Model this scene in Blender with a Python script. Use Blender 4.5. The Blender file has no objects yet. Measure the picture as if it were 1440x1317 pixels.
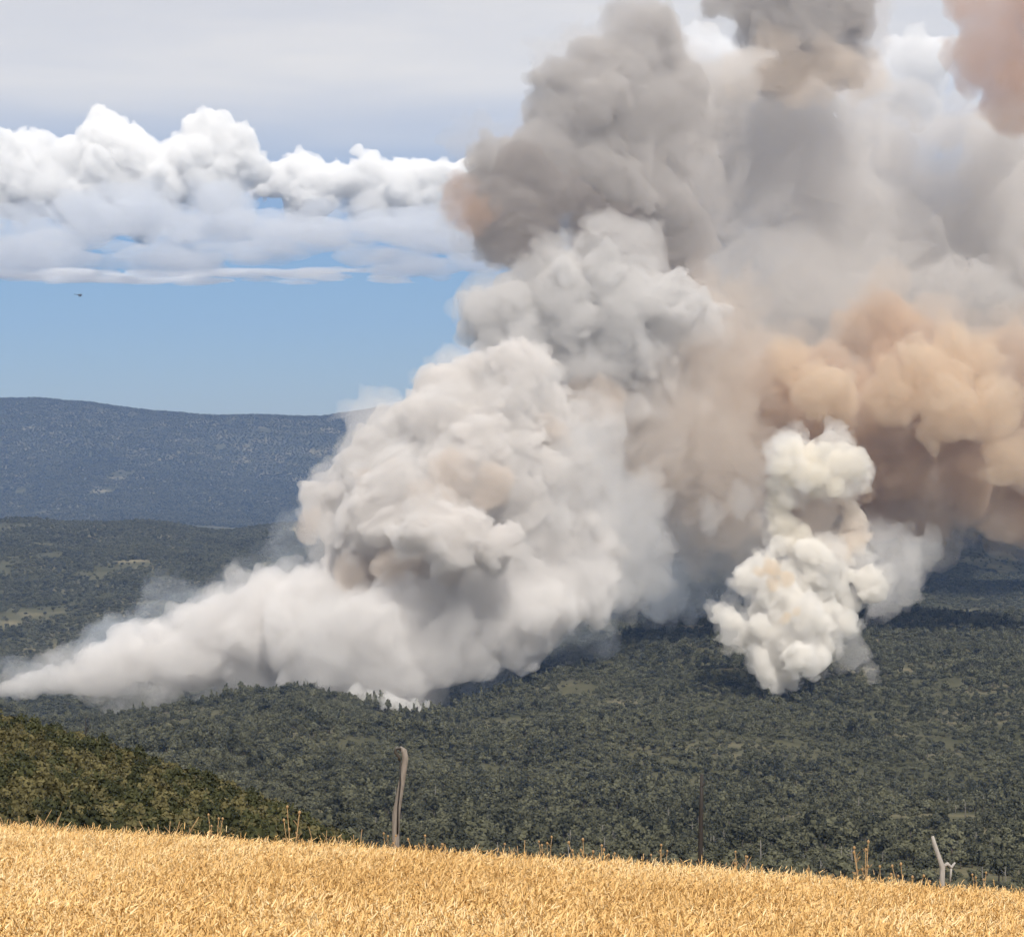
import bpy, math, random
import numpy as np

# ------------------------------------------------------------------ camera, sky, sun, exposure
SC = bpy.context.scene
COL = SC.collection
F = 3387.0            # focal length in photo pixels (1440 wide): about 24 degrees across
HX, HY = 720.0, 600.0  # principal column, eye-level row

def P(px, py, d):
    return np.array([(px - HX) / F * d, d, (HY - py) / F * d])

cam_data = bpy.data.cameras.new('camera')
cam = bpy.data.objects.new('camera', cam_data)
COL.objects.link(cam)
cam.location = (0, 0, 0)
cam.rotation_euler = (math.radians(90), 0, 0)
cam_data.sensor_width = 36.0
cam_data.lens = 36.0 * F / 1440.0
cam_data.shift_y = -(658.5 - HY) / 1440.0
cam_data.clip_start = 0.5
cam_data.clip_end = 200000.0
SC.camera = cam

SUN_EL = math.radians(45)
SUN_AZ = math.radians(180 - 14)      # clockwise from +Y: behind the camera, a little to its right
sun_dir = np.array([math.sin(SUN_AZ) * math.cos(SUN_EL), math.cos(SUN_AZ) * math.cos(SUN_EL), math.sin(SUN_EL)])

def N(nt, typ, **kw):
    n = nt.nodes.new(typ)
    for k, v in kw.items():
        if k.startswith('i_'):
            n.inputs[k[2:].replace('_', ' ')].default_value = v
        else:
            setattr(n, k, v)
    return n

world = bpy.data.worlds.new('World')
SC.world = world
world.use_nodes = True
nt = world.node_tree
nt.nodes.clear()
L = nt.links.new
out = N(nt, 'ShaderNodeOutputWorld')
bg = N(nt, 'ShaderNodeBackground')
bg.inputs['Strength'].default_value = 0.09
L(bg.outputs[0], out.inputs[0])
sky = N(nt, 'ShaderNodeTexSky', sky_type='NISHITA', sun_disc=False, sun_elevation=SUN_EL, sun_rotation=SUN_AZ,
        altitude=700.0, air_density=1.0, dust_density=0.2, ozone_density=2.5)
# thin high cloud veil, projected on a flat layer overhead; thins out towards the horizon
tc = N(nt, 'ShaderNodeTexCoord')
sep = N(nt, 'ShaderNodeSeparateXYZ')
L(tc.outputs['Generated'], sep.inputs[0])
mz = N(nt, 'ShaderNodeMath', operation='MAXIMUM'); mz.inputs[1].default_value = 0.02
L(sep.outputs[2], mz.inputs[0])
dx = N(nt, 'ShaderNodeMath', operation='DIVIDE'); L(sep.outputs[0], dx.inputs[0]); L(mz.outputs[0], dx.inputs[1])
dy = N(nt, 'ShaderNodeMath', operation='DIVIDE'); L(sep.outputs[1], dy.inputs[0]); L(mz.outputs[0], dy.inputs[1])
cmb = N(nt, 'ShaderNodeCombineXYZ'); L(dx.outputs[0], cmb.inputs[0]); L(dy.outputs[0], cmb.inputs[1])
nz = N(nt, 'ShaderNodeTexNoise'); nz.inputs['Scale'].default_value = 0.55; nz.inputs['Detail'].default_value = 5
nz.inputs['Roughness'].default_value = 0.55
L(cmb.outputs[0], nz.inputs['Vector'])
veil = N(nt, 'ShaderNodeMapRange', interpolation_type='SMOOTHSTEP'); L(sep.outputs[2], veil.inputs[0])
veil.inputs[1].default_value = 0.075; veil.inputs[2].default_value = 0.15; veil.inputs[3].default_value = 0.0; veil.inputs[4].default_value = 1.0
nr = N(nt, 'ShaderNodeMapRange', interpolation_type='SMOOTHSTEP'); L(nz.outputs['Fac'], nr.inputs[0])
nr.inputs[1].default_value = 0.25; nr.inputs[2].default_value = 0.75; nr.inputs[3].default_value = 0.72; nr.inputs[4].default_value = 0.95
vm = N(nt, 'ShaderNodeMath', operation='MULTIPLY'); L(veil.outputs[0], vm.inputs[0]); L(nr.outputs[0], vm.inputs[1])
tint = N(nt, 'ShaderNodeMix', data_type='RGBA', blend_type='MULTIPLY'); tint.inputs['Factor'].default_value = 1.0
L(sky.outputs[0], tint.inputs['A']); tint.inputs['B'].default_value = (0.52, 0.625, 0.82, 1)
mixc = N(nt, 'ShaderNodeMix', data_type='RGBA'); L(vm.outputs[0], mixc.inputs['Factor'])
L(tint.outputs['Result'], mixc.inputs['A']); mixc.inputs['B'].default_value = (10.0, 9.6, 9.1, 1)
L(mixc.outputs['Result'], bg.inputs['Color'])

sun_data = bpy.data.lights.new('sun', 'SUN')
sun_data.energy = 4.4
sun_data.angle = math.radians(0.5)
sun_data.color = (1.0, 0.95, 0.88)
sun = bpy.data.objects.new('sun', sun_data)
COL.objects.link(sun)
from mathutils import Vector
sun.rotation_euler = Vector(sun_dir).to_track_quat('Z', 'Y').to_euler()

SC.view_settings.view_transform = 'Standard'
SC.view_settings.look = 'None'
SC.view_settings.exposure = 0.0
SC.view_settings.gamma = 1.0
SC.view_settings.use_curve_mapping = False
SC.render.engine = 'CYCLES'
cy = SC.cycles
cy.max_bounces = 12
cy.diffuse_bounces = 2
cy.glossy_bounces = 1
cy.transmission_bounces = 2
cy.volume_bounces = 8
cy.transparent_max_bounces = 64
cy.use_denoising = True
cy.use_adaptive_sampling = True
cy.adaptive_threshold = 0.08
cy.adaptive_min_samples = 16
cy.sample_clamp_indirect = 6.0
cy.caustics_reflective = False
cy.caustics_refractive = False

# ------------------------------------------------------------------ helpers
RNG = np.random.default_rng(11)

def tag(o, label=None, cat=None, group=None, kind=None):
    if label: o['label'] = label
    if cat: o['category'] = cat
    if group: o['group'] = group
    if kind: o['kind'] = kind
    return o

def link(name, me, parent=None, loc=None):
    o = bpy.data.objects.new(name, me)
    COL.objects.link(o)
    if parent is not None: o.parent = parent
    if loc is not None: o.location = [float(v) for v in loc]
    return o

def empty(name, loc):
    return link(name, None, None, loc)

def mesh_np(name, v, faces, mat=None, smooth=False):
    me = bpy.data.meshes.new(name)
    v = np.asarray(v, dtype=np.float32)
    faces = np.asarray(faces, dtype=np.int32)
    k = faces.shape[1]
    me.vertices.add(len(v)); me.vertices.foreach_set('co', v.ravel())
    me.loops.add(faces.size); me.loops.foreach_set('vertex_index', faces.ravel())
    me.polygons.add(len(faces))
    me.polygons.foreach_set('loop_start', np.arange(0, faces.size, k, dtype=np.int32))
    me.update(calc_edges=True)
    if smooth: me.polygons.foreach_set('use_smooth', np.ones(len(faces), dtype=bool))
    if mat: me.materials.append(mat)
    return me

def hash3(ix, iy, iz, seed):
    h = (ix.astype(np.uint32) * np.uint32(374761393) + iy.astype(np.uint32) * np.uint32(668265263)
         + iz.astype(np.uint32) * np.uint32(2147483647) + np.uint32(seed * 974711 % 4294967296))
    h = (h ^ (h >> np.uint32(13))) * np.uint32(1274126177)
    h = (h ^ (h >> np.uint32(16))) * np.uint32(2246822519)
    return h ^ (h >> np.uint32(15))

GR = np.array([(1,1,0),(-1,1,0),(1,-1,0),(-1,-1,0),(1,0,1),(-1,0,1),(1,0,-1),(-1,0,-1),(0,1,1),(0,-1,1),(0,1,-1),(0,-1,-1),(1,1,0),(-1,1,0),(0,-1,1),(0,-1,-1)], dtype=np.float64)

def perlin(p, seed=0):
    p = np.asarray(p, dtype=np.float64)
    i = np.floor(p).astype(np.int64)
    f = p - i
    u = f * f * f * (f * (f * 6 - 15) + 10)
    r = 0
    for cx in (0, 1):
        for cy_ in (0, 1):
            for cz in (0, 1):
                h = hash3(i[:, 0] + cx, i[:, 1] + cy_, i[:, 2] + cz, seed) & np.uint32(15)
                g = GR[h]
                dot = g[:, 0] * (f[:, 0] - cx) + g[:, 1] * (f[:, 1] - cy_) + g[:, 2] * (f[:, 2] - cz)
                w = (u[:, 0] if cx else 1 - u[:, 0]) * (u[:, 1] if cy_ else 1 - u[:, 1]) * (u[:, 2] if cz else 1 - u[:, 2])
                r = r + dot * w
    return r

def fbm2(x, y, scale, octv=4, seed=0, rough=0.5):
    p = np.stack([x / scale, y / scale, np.full_like(x, 0.37)], 1)
    a, s, t = 1.0, 0, 0
    for k in range(octv):
        s = s + a * perlin(p * 2.0 ** k + k * 17.3, seed + k); t += a; a *= rough
    return s / t

def principled(name, color, rough=0.9, spec=0.1):
    m = bpy.data.materials.new(name); m.use_nodes = True
    b = m.node_tree.nodes['Principled BSDF']
    b.inputs['Base Color'].default_value = (*color, 1)
    b.inputs['Roughness'].default_value = rough
    b.inputs['Specular IOR Level'].default_value = spec
    return m, b

def unit(n, rng):
    v = rng.normal(size=(n, 3)); return v / np.linalg.norm(v, axis=1)[:, None]

# ------------------------------------------------------------------ terrain
EDGE_X = [-400, 0, 200, 450, 720, 980, 1200, 1440, 1840]
EDGE_Y = [1122, 1152, 1164, 1179, 1197, 1213, 1233, 1252, 1284]
def edge_y(px): return np.interp(px, EDGE_X, EDGE_Y)

def tab(*pairs):
    xs = [p[0] for p in pairs]; ys = [p[1] for p in pairs]
    return lambda px: np.interp(px, xs, ys)

CREST = tab((-400, 575), (0, 562), (60, 562), (120, 567), (200, 578), (300, 586), (380, 585), (450, 588), (520, 577), (620, 566), (760, 580), (1000, 570), (1200, 600), (1440, 610), (1800, 600))
R1Y = tab((-300, 985), (0, 1004), (60, 1018), (150, 1010), (250, 996), (350, 979), (430, 973), (500, 991), (560, 1008), (630, 1012), (700, 975), (800, 921), (900, 888), (960, 874), (1100, 872), (1250, 866), (1440, 868), (1800, 880))
R1D = tab((0, 1750), (500, 1750), (650, 1850), (950, 2300), (1440, 2350))
SHRUB = tab((-300, 960), (0, 1024), (100, 1054), (200, 1085), (300, 1117), (400, 1163), (460, 1195), (600, 1260), (720, 1310), (1440, 1400))
RINGS = [
    (lambda u: 0 * u + 17.5, lambda u: 1317 + 155 + (u - 720) * 0.028),
    (lambda u: 0 * u + 40.0, lambda u: edge_y(u) + 78),
    (lambda u: 0 * u + 45.0, lambda u: edge_y(u) + 98),
    (lambda u: 0 * u + 70.0, lambda u: edge_y(u) + 145),
    (lambda u: 0 * u + 120.0, tab((-300, 1200), (0, 1215), (200, 1222), (450, 1240), (600, 1310), (1440, 1400))),
    (lambda u: 0 * u + 250.0, SHRUB),
    (lambda u: 0 * u + 330.0, tab((-300, 1150), (0, 1150), (300, 1200), (600, 1310), (1440, 1390))),
    (lambda u: 0 * u + 560.0, tab((-300, 1210), (0, 1210), (720, 1240), (1440, 1285), (1800, 1300))),
    (lambda u: 0 * u + 900.0, tab((-300, 1110), (0, 1125), (400, 1112), (720, 1130), (1080, 1140), (1440, 1160), (1800, 1170))),
    (lambda u: 0 * u + 1300.0, tab((-300, 1050), (0, 1066), (300, 1042), (500, 1046), (720, 1062), (1080, 1056), (1440, 1046), (1800, 1040))),
    (R1D, R1Y),
    (lambda u: R1D(u) + 200, lambda u: R1Y(u) + 32),
    (lambda u: 0 * u + 2750.0, lambda u: 0 * u + 945),
    (lambda u: 0 * u + 3500.0, lambda u: 0 * u + 832),
    (lambda u: 0 * u + 4900.0, lambda u: 741 - 5 * np.sin(u / 70.0) - 4 * np.sin(u / 31.0 + 1)),
    (lambda u: 0 * u + 5600.0, lambda u: 0 * u + 765),
    (lambda u: 0 * u + 8000.0, lambda u: 742 - 8 * np.sin(u / 130.0)),
    (lambda u: 0 * u + 9600.0, lambda u: 665 - 14 * np.sin(u / 90.0)),
    (lambda u: 11300 - 500 * np.sin(u / 210.0), CREST),
    (lambda u: 0 * u + 12600.0, lambda u: CREST(u) + 30),
    (lambda u: 0 * u + 13700.0, lambda u: 0 * u + 690.0),
]

def height(x, y):
    x = np.asarray(x, dtype=np.float64); y = np.asarray(y, dtype=np.float64)
    yy = np.maximum(y, 1.0)
    u = HX + x / np.sqrt(yy * yy + 400.0 * np.exp(-yy / 12.0)) * F
    u = np.clip(u, -1400, 2840)
    ds = [np.zeros_like(u)]; zs = [np.full_like(u, -1.75)]
    for dfn, yfn in RINGS:
        d = dfn(u); ds.append(d); zs.append((HY - yfn(u)) / F * d)
    D = np.stack(ds); Z = np.stack(zs)
    # monotone cubic (Hermite with limited slopes) in distance
    h = D[1:] - D[:-1]; s = (Z[1:] - Z[:-1]) / h
    m = np.empty_like(Z); m[0] = s[0]; m[-1] = s[-1]
    a, b = s[:-1], s[1:]
    m[1:-1] = np.where(a * b > 0, 2 * a * b / np.where(np.abs(a + b) < 1e-9, 1, a + b), 0.0)
    k = np.clip((D[1:-1] <= yy[None]).sum(0), 0, len(RINGS) - 1)
    ar = np.arange(len(u))
    d0, h0 = D[k, ar], h[k, ar]
    t = np.clip((yy - d0) / h0, 0, 1)
    z0, z1, m0, m1 = Z[k, ar], Z[k + 1, ar], m[k, ar], m[k + 1, ar]
    t2, t3 = t * t, t * t * t
    z = (2 * t3 - 3 * t2 + 1) * z0 + (t3 - 2 * t2 + t) * h0 * m0 + (-2 * t3 + 3 * t2) * z1 + (t3 - t2) * h0 * m1
    w = np.clip((yy - 300) / 500, 0, 1)
    z = z + w * (fbm2(x, y, 230.0, 3, 5) * 9.0 * np.clip(yy / 1500, 0.3, 1.0) + fbm2(x * .55, y, 520.0, 3, 9) * 42.0 * np.clip((yy - 2400) / 600, 0, 1) * np.clip((5300 - yy) / 600, 0.15, 1)
                 + fbm2(x, y * .6, 340.0, 2, 19) * 34.0 * np.clip((yy - 620) / 300, 0, 1) * np.clip((1720 - yy) / 300, 0, 1)
                 + fbm2(x, y * .5, 900.0, 3, 29) * 60.0 * np.clip((yy - 7600) / 1200, 0, 1) * np.clip((11000 - yy) / 900, 0, 1))
    return z

def proj(x, y, z):
    return HX + x / y * F, HY - z / y * F

us = np.linspace(-1400, 2840, 170)
rows = np.concatenate([np.linspace(-60, 12, 13), np.geomspace(13, 120, 70)[0:], np.geomspace(122, 2600, 170), np.linspace(2620, 12600, 220), np.linspace(12700, 13600, 5)])
gx, gy = np.meshgrid(us, rows)
X = (gx - HX) / F * np.sqrt(np.maximum(gy, 0) ** 2 + 90.0 ** 2 * np.exp(-np.maximum(gy, 0) / 60)); Y = gy
Zg = height(X.ravel(), Y.ravel())
nr_, nc_ = X.shape
ii = np.arange(nr_ * nc_).reshape(nr_, nc_)
quads = np.stack([ii[:-1, :-1], ii[:-1, 1:], ii[1:, 1:], ii[1:, :-1]], -1).reshape(-1, 4)

gm, gb = principled('ground_soil', (0.1, 0.1, 0.06), 1.0, 0.0)
t = gm.node_tree; Lk = t.links.new
geo = N(t, 'ShaderNodeNewGeometry')
sp = N(t, 'ShaderNodeSeparateXYZ'); Lk(geo.outputs['Position'], sp.inputs[0])
n1 = N(t, 'ShaderNodeTexNoise'); n1.inputs['Scale'].default_value = 0.012; n1.inputs['Detail'].default_value = 6; Lk(geo.outputs['Position'], n1.inputs['Vector'])
rp = N(t, 'ShaderNodeValToRGB'); Lk(n1.outputs['Fac'], rp.inputs[0])
e = rp.color_ramp.elements
e[0].position = 0.35; e[0].color = (0.06, 0.06, 0.035, 1)
e[1].position = 0.72; e[1].color = (0.22, 0.19, 0.12, 1)
x_ = rp.color_ramp.elements.new(0.55); x_.color = (0.10, 0.095, 0.058, 1)
n2 = N(t, 'ShaderNodeTexNoise'); n2.inputs['Scale'].default_value = 3.0; n2.inputs['Detail'].default_value = 5; Lk(geo.outputs['Position'], n2.inputs['Vector'])
rf = N(t, 'ShaderNodeValToRGB'); Lk(n2.outputs['Fac'], rf.inputs[0])
rf.color_ramp.elements[0].color = (0.22, 0.13, 0.05, 1); rf.color_ramp.elements[1].color = (0.5, 0.33, 0.14, 1)
near = N(t, 'ShaderNodeMath', operation='LESS_THAN'); near.inputs[1].default_value = 43.0; Lk(sp.outputs[1], near.inputs[0])
mx = N(t, 'ShaderNodeMix', data_type='RGBA'); Lk(near.outputs[0], mx.inputs['Factor']); Lk(rp.outputs[0], mx.inputs['A']); Lk(rf.outputs[0], mx.inputs['B'])
Lk(mx.outputs['Result'], gb.inputs['Base Color'])
ground = link('ground', mesh_np('ground', np.stack([X.ravel(), Y.ravel(), Zg], 1), quads, gm, True))
tag(ground, kind='structure')

# ------------------------------------------------------------------ foliage
def leaf_mat(name, c0, c1, rough=0.75, spec=0.15):
    m, b = principled(name, c0, rough, spec)
    t = m.node_tree
    oi = N(t, 'ShaderNodeObjectInfo')
    g = N(t, 'ShaderNodeNewGeometry')
    nz = N(t, 'ShaderNodeTexNoise'); nz.inputs['Scale'].default_value = 0.011; nz.inputs['Detail'].default_value = 4
    nz.inputs['Roughness'].default_value = 0.65
    t.links.new(g.outputs['Position'], nz.inputs['Vector'])
    ad = N(t, 'ShaderNodeMath', operation='ADD'); t.links.new(oi.outputs['Random'], ad.inputs[0]); nm = N(t, 'ShaderNodeMapRange'); t.links.new(nz.outputs['Fac'], nm.inputs[0]); nm.inputs[1].default_value = .3; nm.inputs[2].default_value = .7
    t.links.new(nm.outputs[0], ad.inputs[1])
    ri = N(t, 'ShaderNodeMath', operation='MULTIPLY_ADD'); t.links.new(g.outputs['Random Per Island'], ri.inputs[0]); ri.inputs[1].default_value = 0.5
    t.links.new(ad.outputs[0], ri.inputs[2])
    mr = N(t, 'ShaderNodeMapRange'); t.links.new(ri.outputs[0], mr.inputs[0]); mr.inputs[1].default_value = 0.5; mr.inputs[2].default_value = 1.75
    mx = N(t, 'ShaderNodeMix', data_type='RGBA'); t.links.new(mr.outputs[0], mx.inputs['Factor'])
    mx.inputs['A'].default_value = (*c0, 1); mx.inputs['B'].default_value = (*c1, 1)
    t.links.new(mx.outputs['Result'], b.inputs['Base Color'])
    return m

M_FOREST = leaf_mat('forest_leaf', (0.028, 0.030, 0.019), (0.112, 0.11, 0.066))
M_FARF = leaf_mat('distant_leaf', (0.04, 0.05, 0.026), (0.10, 0.105, 0.055))
M_SHRUB = leaf_mat('shrub_leaf', (0.028, 0.026, 0.010), (0.125, 0.108, 0.046))
M_SHRUBD = leaf_mat('dark_shrub_leaf', (0.018, 0.021, 0.01), (0.06, 0.062, 0.025))
M_BARK, _ = principled('bark', (0.13, 0.11, 0.09), 0.95)
M_SNAG, _ = principled('dead_bark', (0.2, 0.185, 0.165), 0.95)

def ico(sub=1):
    import bmesh
    bm = bmesh.new(); bmesh.ops.create_icosphere(bm, subdivisions=sub, radius=1.0)
    v = np.array([p.co[:] for p in bm.verts]); f = np.array([[q.index for q in p.verts] for p in bm.faces]); bm.free()
    return v, f
ICO1, ICO2 = ico(1), ico(2)

def crown_mesh(name, mat, lobes, nleaf, leaf, rng, core=0.72):
    V, Fc = [], []; n = 0
    for (cx, cy_, cz, rx, rz) in lobes:
        v, f = ICO1
        w = v * np.array([rx, rx, rz]) * core * (1 + 0.25 * rng.normal(size=(len(v), 1))) + np.array([cx, cy_, cz])
        V.append(w); Fc.append(f + n); n += len(v)
    lob = np.array(lobes)
    vol = lob[:, 3] ** 2
    pick = rng.choice(len(lob), nleaf, p=vol / vol.sum())
    d = unit(nleaf, rng); d[:, 2] = np.where(rng.random(nleaf) < 0.35, np.abs(d[:, 2]), d[:, 2])
    rad = rng.uniform(0.72, 1.12, nleaf)
    c = lob[pick, :3] + d * rad[:, None] * np.stack([lob[pick, 3], lob[pick, 3], lob[pick, 4]], 1)
    nn = d * 0.8 + 0.75 * rng.normal(size=(nleaf, 3)); nn /= np.linalg.norm(nn, axis=1)[:, None]
    a = np.cross(nn, unit(nleaf, rng)); a /= np.linalg.norm(a, axis=1)[:, None]
    b = np.cross(nn, a)
    s = leaf * rng.uniform(0.5, 1.25, nleaf)[:, None]
    p0 = c + a * s; p1 = c + b * s * 0.8; p2 = c - a * s * 0.9; p3 = c - b * s * 0.7
    V.append(np.stack([p0, p1, p2, p3], 1).reshape(-1, 3))
    k = n + np.arange(nleaf)[:, None] * 4
    Fc.append(k + np.array([[0, 1, 2]])); Fc.append(k + np.array([[0, 2, 3]]))
    return mesh_np(name, np.concatenate(V), np.concatenate(Fc), mat)

def tube(pts, rad, sides=6):
    pts = np.asarray(pts, dtype=float); V, Fq = [], []
    for i, p in enumerate(pts):
        tg = pts[min(i + 1, len(pts) - 1)] - pts[max(i - 1, 0)]; tg /= np.linalg.norm(tg)
        u = np.cross(tg, [0.31, 0.95, 0.05]); u /= np.linalg.norm(u); v = np.cross(tg, u)
        for k in range(sides):
            an = 2 * math.pi * k / sides
            V.append(p + (u * math.cos(an) + v * math.sin(an)) * rad[i])
    for i in range(len(pts) - 1):
        for k in range(sides):
            a = i * sides + k; b = i * sides + (k + 1) % sides
            Fq.append([a, b, b + sides, a + sides])
    n = len(V); V.append(pts[0]); V.append(pts[-1])
    for k in range(sides):
        Fq.append([n, (k + 1) % sides, k, k]); m = (len(pts) - 1) * sides; Fq.append([n + 1, m + k, m + (k + 1) % sides, m + (k + 1) % sides])
    T = []
    for q in Fq:
        T.append(q[:3])
        if q[2] != q[3]: T.append([q[0], q[2], q[3]])
    return np.array(V), np.array(T)

def join(parts):
    V, T, n = [], [], 0
    for v, f in parts:
        V.append(v); T.append(f + n); n += len(v)
    return np.concatenate(V), np.concatenate(T)

def tree_parts(kind, rng):
    """returns crown mesh, trunk mesh; about 1 unit = 1 m, tree of 5 to 7 m"""
    if kind == 0:    # rounded oak
        lobes = [(0, 0, 3.3, 1.7, 1.5)] + [(1.3 * math.cos(a), 1.3 * math.sin(a), 2.6 + rng.uniform(-.4, 1.2), rng.uniform(.8, 1.2), rng.uniform(.7, 1.1)) for a in rng.uniform(0, 6.28, 6)]
        h = 3.2
    elif kind == 1:  # upright pine
        lobes = [(rng.uniform(-.3, .3), rng.uniform(-.3, .3), z, r, .9) for z, r in ((2.2, 1.5), (3.2, 1.35), (4.2, 1.1), (5.2, .8), (6.1, .45))]
        h = 5.5
    elif kind == 2:  # loose pine with high crown
        lobes = [(rng.uniform(-1, 1), rng.uniform(-1, 1), z, r, .7) for z, r in ((3.4, 1.2), (4.0, 1.4), (4.6, 1.2), (5.2, .9))]
        h = 4.9
    else:            # low broad scrub oak
        lobes = [(rng.uniform(-1.5, 1.5), rng.uniform(-1.5, 1.5), rng.uniform(.9, 1.9), rng.uniform(.9, 1.4), rng.uniform(.8, 1.1)) for k in range(7)]
        h = 1.4
    cm = crown_mesh('crown', M_FOREST, lobes, 190, 0.42, rng)
    segs = [tube([(0, 0, -0.6), (rng.uniform(-.1, .1), rng.uniform(-.1, .1), h * .5), (rng.uniform(-.15, .15), rng.uniform(-.15, .15), h)], [.2, .14, .05], 5)]
    for k in range(3):
        a = rng.uniform(0, 6.28); z = h * rng.uniform(.35, .7)
        segs.append(tube([(0, 0, z), (math.cos(a) * .9, math.sin(a) * .9, z + .7)], [.08, .02], 4))
    v, f = join(segs)
    return cm, mesh_np('trunk', v, f, M_BARK)

rt = np.random.default_rng(5)
TREE_KINDS = [tree_parts(k, rt) for k in (0, 1, 2, 3, 0, 3)]
TREE_LABEL = ['rounded dark oak', 'upright tapering pine', 'thin pine with high loose crown', 'low broad scrub oak', 'bushy ragged oak', 'wide ragged scrub oak']
def size_word(v, lo, hi): return 'small' if v < lo else 'large' if v > hi else 'middling'
def downhill_from(px):
    """landmark along the field edge that a slope plant stands below"""
    for lim, w in ((330, 'below the scrub slope'), (500, 'below the thin end of the scrub slope'), (640, 'downhill from the leaning fence post'), (800, 'between fence post and dark stake, nearer the post'),
                   (920, 'between fence post and dark stake, nearer the stake'), (1060, 'downhill from the thin dark stake'), (1240, 'between dark stake and bleached branch')):
        if px < lim: return w
    return 'downhill from the bleached branch'

def scatter(d0, d1, step, rng, u0=-140, u1=1580, grow=0.0):
    """jittered grid in plan, inside the wedge of view"""
    y = np.arange(d0, d1, step)
    pts = []
    for yy in y:
        xs = np.arange((u0 - HX) / F * yy, (u1 - HX) / F * yy, step)
        pts.append(np.stack([xs, np.full_like(xs, yy)], 1))
    p = np.concatenate(pts)
    return p + rng.uniform(-.48, .48, p.shape) * step

def scatter_tree(nvar, sources):
    g = bpy.data.node_groups.new('forest_scatter', 'GeometryNodeTree')
    g.interface.new_socket('Geometry', in_out='INPUT', socket_type='NodeSocketGeometry')
    g.interface.new_socket('Geometry', in_out='OUTPUT', socket_type='NodeSocketGeometry')
    gi = g.nodes.new('NodeGroupInput'); go = g.nodes.new('NodeGroupOutput'); l = g.links.new
    jn = g.nodes.new('GeometryNodeJoinGeometry')
    insts = []
    for src in sources:
        j2 = g.nodes.new('GeometryNodeJoinGeometry')
        for o in src:
            oi = g.nodes.new('GeometryNodeObjectInfo'); oi.inputs['Object'].default_value = o; oi.transform_space = 'ORIGINAL'
            l(oi.outputs['Geometry'], j2.inputs[0])
        gti = g.nodes.new('GeometryNodeGeometryToInstance'); l(j2.outputs[0], gti.inputs[0])
        insts.append(gti)
    for i in reversed(insts): l(i.outputs[0], jn.inputs[0])
    ip = g.nodes.new('GeometryNodeInstanceOnPoints')
    ip.inputs['Pick Instance'].default_value = True
    def attr(nm, ty):
        a = g.nodes.new('GeometryNodeInputNamedAttribute'); a.data_type = ty; a.inputs['Name'].default_value = nm; return a.outputs['Attribute']
    l(gi.outputs[0], ip.inputs['Points']); l(jn.outputs[0], ip.inputs['Instance'])
    l(attr('variant', 'INT'), ip.inputs['Instance Index'])
    cr = g.nodes.new('ShaderNodeCombineXYZ'); l(attr('spin', 'FLOAT'), cr.inputs[2])
    l(cr.outputs[0], ip.inputs['Rotation']); l(attr('grow', 'FLOAT_VECTOR'), ip.inputs['Scale'])
    l(ip.outputs[0], go.inputs[0])
    return g

def scatter_object(name, pts, variant, spin, grow, group_tree):
    me = bpy.data.meshes.new(name); me.vertices.add(len(pts)); me.vertices.foreach_set('co', np.asarray(pts, dtype=np.float32).ravel())
    me.attributes.new('variant', 'INT', 'POINT').data.foreach_set('value', np.asarray(variant, dtype=np.int32))
    me.attributes.new('spin', 'FLOAT', 'POINT').data.foreach_set('value', np.asarray(spin, dtype=np.float32))
    me.attributes.new('grow', 'FLOAT_VECTOR', 'POINT').data.foreach_set('vector', np.asarray(grow, dtype=np.float32).ravel())
    o = link(name, me); md = o.modifiers.new('scatter', 'NODES'); md.node_group = group_tree
    return o

# front slope: the largest trees one by one, the rest of the wood as one mass
p = scatter(575, 2420, 5.0, rt)
u_ = HX + p[:, 0] / p[:, 1] * F
p = p[p[:, 1] < np.maximum(R1D(u_) + 60, 2310)]
clear = fbm2(p[:, 0], p[:, 1], 60.0, 3, 21)
p = p[(clear < 0.19) | (rt.random(len(p)) < 0.12)]
z = height(p[:, 0], p[:, 1])
nT = len(p)
patch = fbm2(p[:, 0], p[:, 1], 110.0, 2, 41)
var = np.where(patch > 0.05, rt.choice([1, 2, 3, 5, 0], nT, p=[.28, .2, .2, .2, .12]), rt.choice([0, 3, 4, 5, 1], nT, p=[.2, .3, .2, .24, .06]))
sz = (0.62 + 1.25 * rt.random(nT) ** 3) * (0.85 + 0.5 * np.clip(patch, -.4, .6)); hz = sz * rt.uniform(0.8, 1.2, nT)
spin = rt.uniform(0, 6.28, nT)
pu, py_ = proj(p[:, 0], p[:, 1], z + 3.5 * hz)
vis = (pu > 0) & (pu < 1440) & (py_ < edge_y(pu) - 4) & (py_ < np.where(pu < 480, SHRUB(pu) - 22, 2000))
order = np.argsort(p[:, 1] + np.where(vis, 0, 1e6))
near_ids = order[:220]
first = {}
for i in near_ids:
    k = int(var[i])
    o = empty('oak_tree' if k in (0, 3, 4, 5) else 'pine_tree', (p[i, 0], p[i, 1], z[i]))
    o.rotation_euler = (0, 0, spin[i]); o.scale = (sz[i], sz[i], hz[i])
    c = link('crown', TREE_KINDS[k][0], o); b = link('trunk', TREE_KINDS[k][1], o)
    tag(o, size_word(sz[i], .68, .95) + ' ' + TREE_LABEL[k] + ' ' + downhill_from(pu[i]), 'tree', 'trees on the slope below the field')
    first.setdefault(k, (c, b))
for k in range(6):
    assert k in first, k
FT = scatter_tree(6, [first[k] for k in range(6)])
rest = np.ones(nT, bool); rest[near_ids] = False
scatter_object('forest', np.stack([p[:, 0], p[:, 1], z], 1)[rest], var[rest], spin[rest], np.stack([sz, sz, hz], 1)[rest], FT)
tag(COL.objects['forest'], 'dark grey-green wood covering the near slopes under the smoke', 'forest', kind='stuff')

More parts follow.
